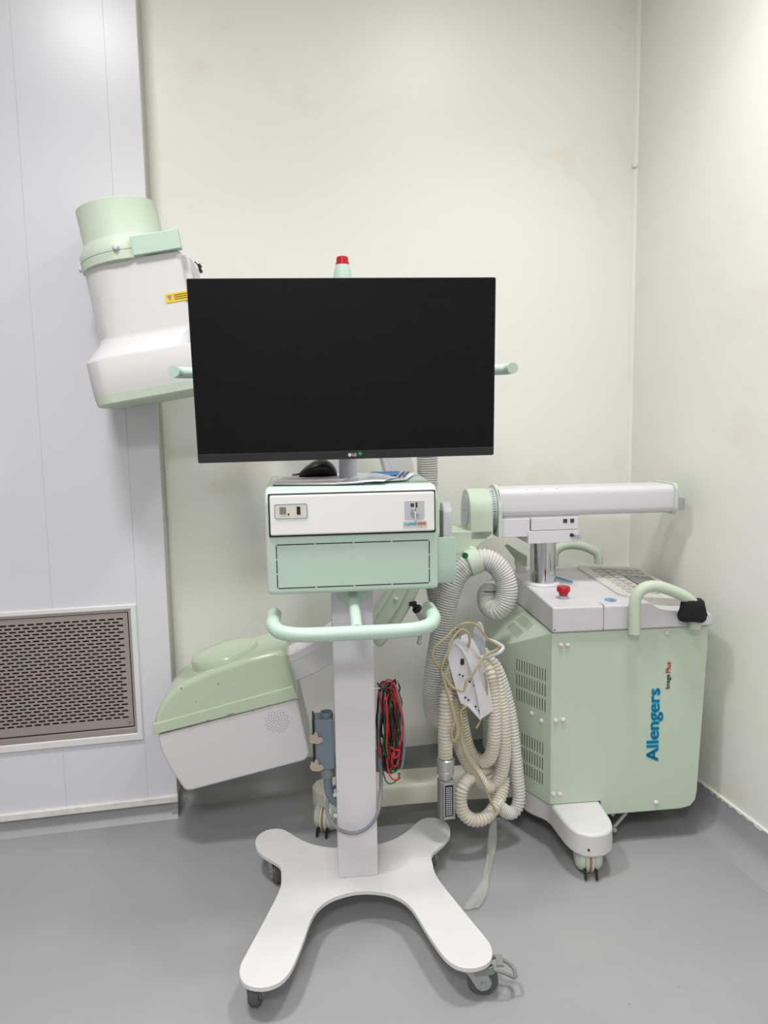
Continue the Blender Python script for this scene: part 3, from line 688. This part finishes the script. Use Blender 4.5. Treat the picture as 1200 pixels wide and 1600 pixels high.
# the C
YC = .21; CX, CZ, RO, RI = -.90, 1.016, .548, .462
def arcband(bm, r0_, r1_, a0, a1, y0, y1, n=60):
    rg = []
    for i in range(n+1):
        a = R(a0+(a1-a0)*i/n); c, s = math.cos(a), math.sin(a)
        rg.append([(CX+r0_*c, y0, CZ+r0_*s), (CX+r1_*c, y0, CZ+r1_*s), (CX+r1_*c, y1, CZ+r1_*s), (CX+r0_*c, y1, CZ+r0_*s)])
    loft(bm, rg)
bm = NB(); arcband(bm, RI, RO, -76, 84, YC-.048, YC+.048); CAR = obj('c_arc', bm, white, CA, bevel=.004)
bm = NB(); arcband(bm, RI+.02, RI+.024, -76, 84, YC-.0488, YC-.047); obj('arc_rail', bm, white, CAR)
bm = NB(); p = Vector((-.385, YC-.0495, 1.125)); extr(bm, [(p.x-.012, p.y, p.z-.01), (p.x+.014, p.y, p.z-.01), (p.x+.014, p.y, p.z+.012), (p.x-.006, p.y, p.z+.012)], (0, .002, 0)); obj('arc_label', bm, beige, CAR)
for aa in (-38, -45):
    a = R(aa); cap((CX+.515*math.cos(a), YC-.048, CZ+.515*math.sin(a)), (0, -1, 0), .004, 'arc_screw', CAR, chrome)
bm = NB(); arcband(bm, .515, .60, -45, -3, YC-.075, YC+.075, 30); CG = obj('arc_carriage', bm, green, CA, bevel=.010)
bm = NB(); arcband(bm, .53, .565, -44, -4, YC-.084, YC-.07, 30); obj('carriage_plate', bm, green, CG, bevel=.003)
p = FC.l(618.5, 936, YC-.084); cap(p, (0, -1, 0), .0065, 'screw_cap', CG)
p = FC.l(655, 962, YC-.05)
bm = NB(); q0 = FC.l(664, 972, YC-.02); q1 = FC.l(653, 953, YC-.07); q2 = FC.l(645, 943, YC-.075)
cyl(bm, q0, q1, .013); obj('brake_knob', bm, whitep, CG, bevel=.002)
bm = NB(); cyl(bm, q1, q1.lerp(q2, .35), .0145); cyl(bm, q1, q2, .008, seg=8); d = (q2-q1).normalized(); cube(bm, q2, (.022, .014, .012)); obj('brake_lever', bm, dark, CG, bevel=.001)
bm = NB(); cyl(bm, FC.l(662, 958, YC-.03), FC.l(655, 1001, YC-.03), .006, seg=12); lathe(bm, [(.0, -.008), (.008, -.003), (.008, .004), (0, .008)], FC.l(655, 1004, YC-.03), (0, 0, 1), 14); obj('release_pin', bm, green, CG)
# x-ray tube housing
TH = R(-12.5)     # lean of the source-detector axis
y0, y1 = YC-.115, YC+.115
def fp(lst, yl): return [(lambda v: (v.x, v.z))(FC.l(a, b, yl)) for a, b in lst]
bm = NB()
top = fp([(241, 1147), (239, 1136), (243, 1117), (252, 1098), (266, 1082), (287, 1067), (327, 1049), (380, 1031), (431, 1017), (446, 1019), (452, 1040), (462, 1078), (465, 1091)], y0)
prism_y(bm, top, y0+.001, y1-.001); XT = obj('x_ray_tube_housing', bm, green_worn, CA, bevel=.018, bseg=5)
bm = NB(); band = fp([(240.5, 1148), (238.5, 1131), (458, 1071), (466, 1091)], y0); prism_y(bm, band, y0-.004, y1+.004); obj('shell_lip', bm, green_worn, XT, bevel=.004)
# round plateau
cc = FC.l(350, 1013, YC); ax = Vector((math.sin(TH), 0, math.cos(TH)))
bm = NB(); lathe(bm, [(.105, -.065), (.102, -.025), (.101, -.010), (.097, -.003), (.09, 0), (.05, .002), (0, .0025)], (cc.x, YC, cc.z), ax, 48); obj('round_plateau', bm, green_worn, XT)
bm = NB(); low = fp([(245, 1150), (464, 1092), (470, 1118), (483, 1175), (482, 1184), (475, 1190), (300, 1236), (292, 1237), (286, 1233), (268, 1206), (252, 1176)], y0)
prism_y(bm, low, y0+.002, y1-.002); LS = obj('lower_shell', bm, whitep, XT, bevel=.008, bseg=4, label='white lower shell')
bm = NB(); sc = FC.l(433, 1128, y0); k = 0
for i in range(70):
    r_ = .0355*math.sqrt((i+.5)/70); a = i*2.39996; cyl(bm, (sc.x+r_*math.cos(a), y0+.0012, sc.z+r_*math.sin(a)), (sc.x+r_*math.cos(a), y0+.003, sc.z+r_*math.sin(a)), .0013, seg=6)
obj('speaker_holes', bm, mat('shadowed holes', (125, 125, 125), .8), XT)
rn = random.Random(4); chip_m = mat('bare chips', (120, 116, 92), .7)
for a_, b_, r_ in ((283, 1076, .0022), (341, 1069, .0024), (306, 1097, .0015), (395, 1112, .0012), (365, 1062, .001)):
    bm = NB(); p = FC.l(a_, b_, y0); cyl(bm, (p.x, y0+.0004, p.z), (p.x, y0+.002, p.z), r_, seg=7); obj('paint_chip', bm, chip_m, XT)
for a_, b_, L_ in ((360, 1116, .020), (297, 1134, .010), (325, 1126, .012)):
    bm = NB(); p = FC.l(a_, b_-1, y0); cube(bm, (0, 0, 0), (L_, .001, .0022), Matrix.Translation((p.x, y0-.0042, p.z)) @ Matrix.Rotation(R(-14), 4, 'Y')); obj('paint_chip', bm, chip_m, XT)
# image intensifier: built upright, then leaned
A0 = Vector((-1.093, YC, 1.335)); lean = R(9.5)
MI = Matrix.Translation(A0) @ Matrix.Rotation(-lean, 4, 'Y')
def fin(bm): bmesh.ops.transform(bm, matrix=MI, verts=bm.verts)
def sec_d(h, x0, x1, yh, ro, k=8):
    out = []
    for cx, cy, a, q in ((x1-.014, -yh+.014, -90, .014), (x1-.014, yh-.014, 0, .014), (x0+ro, yh-ro, 90, ro), (x0+ro, -yh+ro, 180, ro)):
        for j in range(k+1): t_ = R(a+90*j/k); out.append((cx+q*math.cos(t_), cy+q*math.sin(t_), h))
    return out
def sec_r(h, x0, x1, yh, r): return [(x, y, h) for x, y in rrect(x0, x1, -yh, yh, r, 8)]
bm = NB()
loft(bm, [sec_r(.026, -.152, .155, .135, .06), sec_r(.030, -.153, .155, .136, .06), sec_r(.118, -.153, .155, .136, .06), sec_r(.126, -.150, .153, .133, .06), sec_d(.166, -.122, .150, .112, .09), sec_d(.180, -.119, .155, .110, .10), sec_d(.368, -.119, .158, .110, .108)])
fin(bm); II = obj('image_intensifier', bm, whitep, CA, angle=25)
bm = NB(); loft(bm, [sec_r(0, -.146, .155, .131, .06), sec_r(.004, -.150, .155, .135, .06), sec_r(.028, -.152, .156, .137, .06)]); fin(bm); obj('detector_rim', bm, green, II, angle=25)
bm = NB(); lathe(bm, [(.122, .366), (.125, .368), (.125, .388), (.1235, .389), (.1235, .391), (.125, .392), (.125, .408), (.110, .430), (.107, .438), (.108, .530), (.105, .532), (.102, .528), (.1, .5)], (0, 0, 0), seg=64)
fin(bm); CL = obj('camera_collar', bm, green, II)
bm = NB(); lathe(bm, [(.009, 0), (.009, .005), (.006, .010), (0, .011)], (-.0, -.124, .398), (0, -1, 0), 16); fin(bm); obj('screw_cap', bm, whitep, II)
bm = NB(); lathe(bm, [(.009, 0), (.009, .005), (.006, .010), (0, .011)], (-.124, -.01, .385), (-1, 0, 0), 16); fin(bm); obj('screw_cap', bm, whitep, II)
bm = NB(); span(bm, .040, .166, -.126, -.098, .370, .420); fin(bm); obj('mounting_bracket', bm, green2, II, bevel=.002)
bm = NB(); span(bm, .12, .178, -.085, .085, .02, .362); fin(bm); obj('side_casing', bm, whitep, II, bevel=.01)
bm = NB(); lp = MI.inverted() @ FC.l(276, 464, YC-.11); extr(bm, [(x, -.1115, z) for x, z in rrect(lp.x-.030, lp.x+.045, lp.z-.012, lp.z+.012, .003)], (0, .0025, 0)); fin(bm); WS = obj('laser_warning_label', bm, yellow, II, label='yellow warning label')
bm = NB(); extr(bm, [(lp.x-.025, -.1122, lp.z+.007), (lp.x-.011, -.1122, lp.z+.007), (lp.x-.018, -.1122, lp.z-.007)], (0, .001, 0)); fin(bm); obj('warning_triangle', bm, mat('violet print', (150, 130, 160), .5), II)
bm = NB()
for k in range(3): span(bm, lp.x-.006, lp.x+.04, -.1122, -.1112, lp.z+.005-k*.0055, lp.z+.0066-k*.0055)
fin(bm); obj('warning_lines', bm, dark_t, II)
bm = NB(); a_ = FC.l(304, 409, YC-.09); b_ = FC.l(313, 424, YC-.09); tube(bm, [a_, a_.lerp(b_, .4)+Vector((.002, 0, .003)), b_], .0015, 8); cyl(bm, FC.l(310, 413, YC-.09), FC.l(314, 418, YC-.09), .0045, seg=10); cyl(bm, FC.l(312, 420, YC-.09), FC.l(315, 426, YC-.09), .0045, seg=10)
obj('sensor_wire', bm, dark, II)
# undercarriage
bm = NB()
def leg(bm, outline, z0, z1, lip=.012):
    sm = smooth_path([(x, y, 0) for x, y in outline], .02, True)
    cxx = sum(p.x for p in sm)/len(sm); cyy = sum(p.y for p in sm)/len(sm)
    loft(bm, [[(p.x, p.y, z0) for p in sm], [(p.x, p.y, z1-.012) for p in sm], [(p.x+(cxx-p.x)*.02, p.y+(cyy-p.y)*.06, z1-.004) for p in sm], [(p.x+(cxx-p.x)*.04, p.y+(cyy-p.y)*.14, z1) for p in sm]])
leg(bm, [(-.69, .235), (-.665, .18), (-.62, .165), (-.45, .178), (-.25, .185), (.05, .19), (.05, .30), (-.25, .30), (-.45, .295), (-.60, .27), (-.665, .272)], .075, .137)
LG = obj('long_leg', bm, ivory, CA)
bm = NB(); fo = [(-.045, .10), (.0, .03), (.008, -.03), (.014, -.10), (.03, -.145), (.06, -.165), (.10, -.162), (.130, -.14), (.145, -.10), (.150, -.04), (.153, .02), (.153, .16), (-.045, .20)]
sm = smooth_path([(x, y, 0) for x, y in fo], .015, True); prism_z(bm, [(p.x, p.y) for p in sm], .070, .1405); 
FG = obj('front_foot', bm, base_white, CA, bevel=.010, bseg=4)
bm = NB(); span(bm, .03, .44, .06, .44, .085, .142); obj('chassis', bm, grey_pl, CA)
bm = NB(); p = FC.l(919, 1327, -.16); cyl(bm, (p.x, -.166, p.z), (p.x, -.160, p.z), .003, seg=10); obj('screw_hole', bm, black, FG)
# twin castors
def twin(x, y, ang, par):
    Mx = Matrix.Translation((x, y, 0)) @ Matrix.Rotation(ang, 4, 'Z'); r = .049
    def f2(bm): bmesh.ops.transform(bm, matrix=Mx, verts=bm.verts)
    bm = NB(); cyl(bm, (0, 0, .07), (0, 0, .085), .02); lathe(bm, [(.045, -.012), (.045, .012)], (.0, 0, .049), (0, 1, 0), 36); f2(bm); K = obj('twin_castor', bm, whitep, par)
    bm = NB(); lathe(bm, [(r-.002, -.0095), (r, -.008), (r, .008), (r-.002, .0095)], (0, 0, r), (0, 1, 0), 36); f2(bm); obj('tyre', bm, ivory, K)
    bm = NB(); lathe(bm, [(r+.0006, -.0035), (r+.0006, .0035)], (0, 0, r+.0006), (0, 1, 0), 36); f2(bm); obj('worn_tread', bm, rust, K)
    for s in (-1, 1):
        bm = NB(); lathe(bm, [(.044, .0125), (.046, .015), (.044, .026), (.033, .035), (.014, .037), (0, .037)], (0, 0, .052), (0, s, 0), 36); f2(bm); obj('wheel_cover', bm, green, K)
    for s in (-1, 1):
        bm = NB(); extr(bm, [(.030, s*.012, .028), (.052, s*.012, .028), (.059, s*.012, .006), (.051, s*.012, .006)], (0, s*.006, 0)); f2(bm); obj('cable_guard', bm, black, K)
twin(.075, -.105, R(-100), CA)
twin(-.645, .20, R(-112), CA)
bm = NB()
p0, p1 = FC.l(983, 1275, .0), FC.l(962, 1299, .0); tube(bm, [(p0.x, .02, p0.z), (p1.x, .02, p1.z)], .006, 8); cyl(bm, (p1.x, .005, p1.z), (p1.x, .03, p1.z), .007, seg=12)
span(bm, .140, .172, .03, .06, .05, .10); p = FC.l(961, 1277, 0); cyl(bm, (p.x, .015, p.z), (p.x, .04, p.z), .006, seg=12)
obj('brake_linkage', bm, zinc, CA, bevel=.001)
# flexible hoses of the machine
def LH(lst): return [FC.l(a, b, y) for a, b, y in lst]
bm = NB(); ridged(bm, LH([(745, 877, .17), (729, 884, .165), (712, 903, .16), (702, 930, .16), (694, 965, .16), (687, 1005, .16), (681, 1045, .16), (677, 1085, .165), (680, 1112, .18), (690, 1122, .20), (701, 1112, .225), (703, 1085, .235), (700, 1030, .24), (692, 970, .25), (682, 920, .26), (672, 860, .27), (667, 790, .27), (668, 730, .27), (664, 650, .25)]), .0335)
obj('cable_hose', bm, grey_hose, CA)
bm = NB(); ridged(bm, LH([(741, 878, .17), (757, 874, .165), (774, 882, .16), (787, 900, .155), (792, 922, .15), (787, 943, .15), (774, 953, .16), (764, 945, .18), (762, 930, .205), (770, 921, .25), (785, 918, .30)]), .033)
obj('cable_hose', bm, grey_hose, CA)
bm = NB(); a_, b_ = FC.l(731, 881, .166), FC.l(749, 874, .166); cyl(bm, a_, b_, .040, seg=36); cyl(bm, a_.lerp(b_, .5)+Vector((0, .0, 0)), a_.lerp(b_, .5)+Vector((0, .05, .055)), .012)
obj('hose_clamp', bm, green, CA)
bm = NB(); p = FC.l(727, 868, .12); lathe(bm, [(.009, 0), (.009, .004), (0, .0045)], p, (-.4, -1, 0), 18); obj('clamp_plug', bm, dkgreen, CA)
bm = NB(); tube(bm, LH([(781, 922, .20), (774, 924, .17), (768, 925, .15), (756, 925, .14)]), .0016, 8); cyl(bm, FC.l(779, 912, .22), FC.l(779, 932, .22), .008, seg=12); obj('loose_wire', bm, dark, CA)

# ================================================================== HANGING CABLE COIL, FOOT SWITCH
CH = thing('connection_cable', 'yellowed ridged cable hose hanging in loops left of the green cabinet with metal plug', 'cable', at(745, 1003, 1.95))
base_i = Matrix.Translation(-at(745, 1003, 1.95))
def hang(name, lst, r, m, par, inv, **k):
    bm = NB(); ridged(bm, [at(a, b, y) for a, b, y in lst], r, **k); bmesh.ops.transform(bm, matrix=inv, verts=bm.verts); return obj(name, bm, m, par)
pk = dict(pitch=.0095, depth=.2, seg=18)
hang('hose', [(696, 1192, 1.88), (696, 1130, 1.88), (699, 1075, 1.90), (706, 1048, 1.935), (722, 1038, 1.96), (740, 1034, 1.975), (756, 1040, 1.96), (766, 1055, 1.94), (771, 1105, 1.93), (772, 1150, 1.93), (767, 1180, 1.94), (754, 1190, 1.96), (738, 1180, 1.98), (727, 1155, 1.99), (719, 1110, 1.99), (716, 1060, 1.99), (726, 1025, 1.99)], .0205, cream_hose, CH, base_i, **pk)
hang('hose', [(735, 1020, 1.995), (750, 1018, 1.985), (766, 1035, 1.97), (777, 1070, 1.95), (786, 1120, 1.94), (788, 1165, 1.94), (784, 1205, 1.95), (772, 1226, 1.96), (757, 1225, 1.95), (742, 1208, 1.94), (727, 1184, 1.935), (716, 1155, 1.93), (709, 1115, 1.93), (708, 1075, 1.93), (716, 1040, 1.95)], .0205, cream_hose, CH, base_i, **pk)
hang('hose', [(752, 1040, 2.0), (768, 1035, 1.99), (782, 1060, 1.985), (796, 1110, 1.975), (803, 1160, 1.965), (808, 1210, 1.96), (811, 1245, 1.955), (806, 1265, 1.95), (795, 1270, 1.94), (783, 1262, 1.93), (775, 1250, 1.925)], .0195, mat('paler ridged hose', (214, 212, 207), .5, var=.08), CH, base_i, **pk)
hang('hose', [(787, 1215, 1.965), (784, 1238, 1.945), (774, 1260, 1.92), (758, 1278, 1.90), (738, 1281, 1.90), (723, 1268, 1.905), (719, 1245, 1.91), (727, 1222, 1.92), (744, 1208, 1.96), (765, 1200, 2.0)], .0195, mat('pale yellow ridged hose', (214, 209, 195), .5, var=.08), CH, base_i, **pk)
# plug
def shiftb(bm): bmesh.ops.transform(bm, matrix=base_i, verts=bm.verts)
pt, pb = at(696.5, 1184, 1.88), at(696, 1212, 1.88); dn = (pb-pt).normalized(); Lp_ = (pb-pt).length
bm = NB(); lathe(bm, [(.021, 0), (.0245, .003), (.0245, .018), (.0225, .019), (.0225, .034), (.0245, .035), (.0245, .044), (.018, .046), (.018, .06)], pt, dn, 32); shiftb(bm); PLG = obj('plug_collar', bm, mat('satin aluminium', (190, 190, 188), .3, metal=.8), CH, bevel=0)
c_ = at(697, 1247, 1.875)
bm = NB(); cube(bm, c_, (.043, .034, .112)); shiftb(bm); PB = obj('plug_body', bm, grey_pl, CH, bevel=.004)
fx, fy_, fz = c_.x+.002, c_.y-.017, c_.z
bm = NB(); P = [Vector((x, fy_-.002, z)) for x, z in rrect(fx-.013, fx+.015, fz-.048, fz+.05, .006)]; sweep(bm, P, .0022, 8, True); span(bm, fx-.016, fx+.018, fy_-.003, fy_, fz+.047, fz+.053); span(bm, fx-.016, fx+.018, fy_-.003, fy_, fz-.053, fz-.047); shiftb(bm); obj('plug_rim', bm, zinc, PB)
bm = NB()
for i in range(14):
    for j in range(3): span(bm, fx-.007+j*.006, fx-.003+j*.006, fy_-.0025, fy_, fz-.041+i*.006, fz-.0375+i*.006)
shiftb(bm); obj('contact_grid', bm, lightgrey, PB)
bm = NB(); span(bm, fx-.009, fx+.012, fy_-.001, fy_+.001, fz-.044, fz+.046); shiftb(bm); obj('contact_insert', bm, dark, PB)

# white wire hook on the cabinet
bm = NB(); hk = [at(790, 1010, 2.06), at(775, 1006, 2.0), at(760, 1002, 1.97), at(752, 999, 1.93), at(742, 1004, 1.90)]
hk = [at(748, 1000, 1.99), at(765, 1000, 1.945), at(782, 1008, 1.92), at(786, 1013, 1.905), at(779, 1020, 1.895), at(762, 1025, 1.885), at(750, 1028, 1.88)]
FSo = at(735, 1060, 1.89)
FS = thing('foot_switch', 'white foot switch hanging face-out on the cable coil, its yellowed cord wound round it', 'foot switch', FSo)
inv = Matrix.Translation(-FSo)
def sh(bm): bmesh.ops.transform(bm, matrix=inv, verts=bm.verts)
tube(bm, hk, .0055, 12); sh(bm); obj('wire_guard', bm, whitep, FS)
face = [(701, 1004), (709, 1000), (719, 1009), (728, 1024), (735, 1042), (741, 1064), (747, 1088), (753, 1122), (750, 1125), (732, 1105), (720, 1099), (713, 1080), (705, 1050), (699, 1025)]
vec = Vector((.046, .032, .006))
fpnt = [at(a, b, 1.87) for a, b in face]
ctr = sum(fpnt, Vector())/len(fpnt)
bm = NB(); n = len(fpnt)
o_ = [bm.verts.new(p) for p in fpnt]; i_ = [bm.verts.new(ctr+(p-ctr)*.90) for p in fpnt]; ib = [bm.verts.new(ctr+(p-ctr)*.88+vec*.16) for p in fpnt]; ob = [bm.verts.new(p+vec*(1.0 if k < 8 else .8)) for k, p in enumerate(fpnt)]
for k in range(n):
    j = (k+1) % n
    bm.faces.new((o_[k], o_[j], i_[j], i_[k])); bm.faces.new((i_[k], i_[j], ib[j], ib[k])); bm.faces.new((o_[k], ob[k], ob[j], o_[j]))
bm.faces.new(ib); bm.faces.new(ob[::-1])
sh(bm); SH = obj('switch_shell', bm, white, FS)
bm = NB()
for a, b in ((715, 1056), (720, 1058), (731, 1067), (738, 1073), (724, 1092), (729, 1096), (740, 1106), (746, 1112)):
    p = at(a, b, 1.868); p = p+vec*.17; cyl(bm, p-vec*.04, p+vec*.03, .0022, seg=8)
p = at(719, 1036, 1.868)+vec*.17; cube(bm, p, (.009, .004, .016))
sh(bm); obj('screw_holes', bm, dark, SH)
bm = NB(); el = [at(747+9.5*math.cos(t), 1008+36*math.sin(t), 1.945-.004*math.cos(t)) for t in [2*math.pi*k/32 for k in range(32)]]; extr(bm, el, (.006, .004, 0)); sh(bm); obj('pedal', bm, lightgrey, FS, bevel=.001)
bm = NB(); lathe(bm, [(.0055, 0), (.0055, .012), (.004, .012), (.004, .022), (.0055, .022), (.0055, .028), (.003, .03)], at(717, 998, 1.885), (-.02, 0, 1), 16); sh(bm); obj('cord_gland', bm, steel, FS)
bm = NB()
cords = [[(731, 1012, 1.885), (734, 1000, 1.87), (731, 988, 1.865), (722, 983, 1.865), (713, 990, 1.865), (706, 1000, 1.86), (699, 1020, 1.855), (692, 1035, 1.85), (689, 1048, 1.85)],
         [(717, 983, 1.88), (714, 980, 1.87), (724, 974, 1.865), (740, 974, 1.87), (752, 985, 1.875), (762, 998, 1.88), (779, 1010, 1.89), (770, 1018, 1.885), (757, 1024, 1.875), (747, 1040, 1.862), (738, 1055, 1.86), (729, 1063, 1.858), (727, 1072, 1.857), (724, 1079, 1.857), (713, 1077, 1.857), (702, 1069, 1.857), (690, 1050, 1.855), (678, 1030, 1.855), (675, 1022, 1.855), (680, 1010, 1.857), (695, 998, 1.862), (708, 984, 1.868), (714, 980, 1.87)],
         [(689, 1048, 1.85), (696, 1072, 1.85), (704, 1100, 1.85), (710, 1125, 1.85), (705, 1145, 1.85), (709, 1158, 1.85), (715, 1146, 1.852), (712, 1125, 1.855), (706, 1095, 1.86)],
         [(728, 1104, 1.87), (719, 1112, 1.87), (722, 1130, 1.87), (721, 1150, 1.87), (726, 1175, 1.865), (740, 1200, 1.87), (755, 1225, 1.885), (766, 1250, 1.89), (775, 1268, 1.89)],
         [(757, 1050, 1.88), (761, 1075, 1.89), (758, 1100, 1.90), (752, 1122, 1.90), (744, 1138, 1.90)]]
for c in cords: tube(bm, [at(*p) for p in c], .0034, 10)
sh(bm); obj('cord', bm, cord_m, FS)
# tape tie at the bottom of the coil with a long cloudy plastic strip trailing on the floor
bm = NB(); ctrs = [at(771, 1280, 1.925), at(770, 1300, 1.925), atz(768, 1325, .016), atz(764, 1350, .008), atz(757, 1376, .007), atz(748, 1399, .006), atz(736, 1420, .006)]
P = smooth_path(ctrs, .012); rows = []
for i, p in enumerate(P):
    u = i/(len(P)-1); wv = .008+.010*u+.004*math.sin(u*9); dirx = Vector((.95, -.25+.2*math.sin(u*7), 0)).normalized()
    rows.append([bm.verts.new(p+dirx*wv*s+Vector((0, 0, .0025*math.sin(u*12+s*3)+.0012*(k % 2)))) for k, s in enumerate((-1, -.5, 0, .5, 1))])
for A_, B_ in zip(rows, rows[1:]):
    for i in range(4): bm.faces.new((A_[i], A_[i+1], B_[i+1], B_[i]))
o = obj('plastic_strip', bm, film); s = o.modifiers.new('sol', 'SOLIDIFY'); s.thickness = .0006
tag(o, 'cloudy plastic strip hanging from the bottom of the hose coil to the floor', 'plastic strip')
# black cloth hood on the front handle
bm = NB(); hc = Vector((.402, -.030, .700)); rings = []
rn = random.Random(5)
for z, rx, ry in ((.690, .030, .024), (.686, .038, .028), (.700, .041, .030), (.722, .037, .028), (.738, .033, .026), (.744, .028, .022)):
    rings.append([(hc.x+rx*math.cos(2*math.pi*k/20)*(1+rn.uniform(-.06, .06)), hc.y+ry*math.sin(2*math.pi*k/20)*(1+rn.uniform(-.06, .06)), z+rn.uniform(-.003, .003)) for k in range(20)])
loft(bm, rings); bmesh.ops.transform(bm, matrix=FC.m, verts=bm.verts)
o = obj('cloth_wrap', bm, fabric, angle=60); tag(o, 'black cloth wrapped round the end of the front green grab handle', 'cloth')
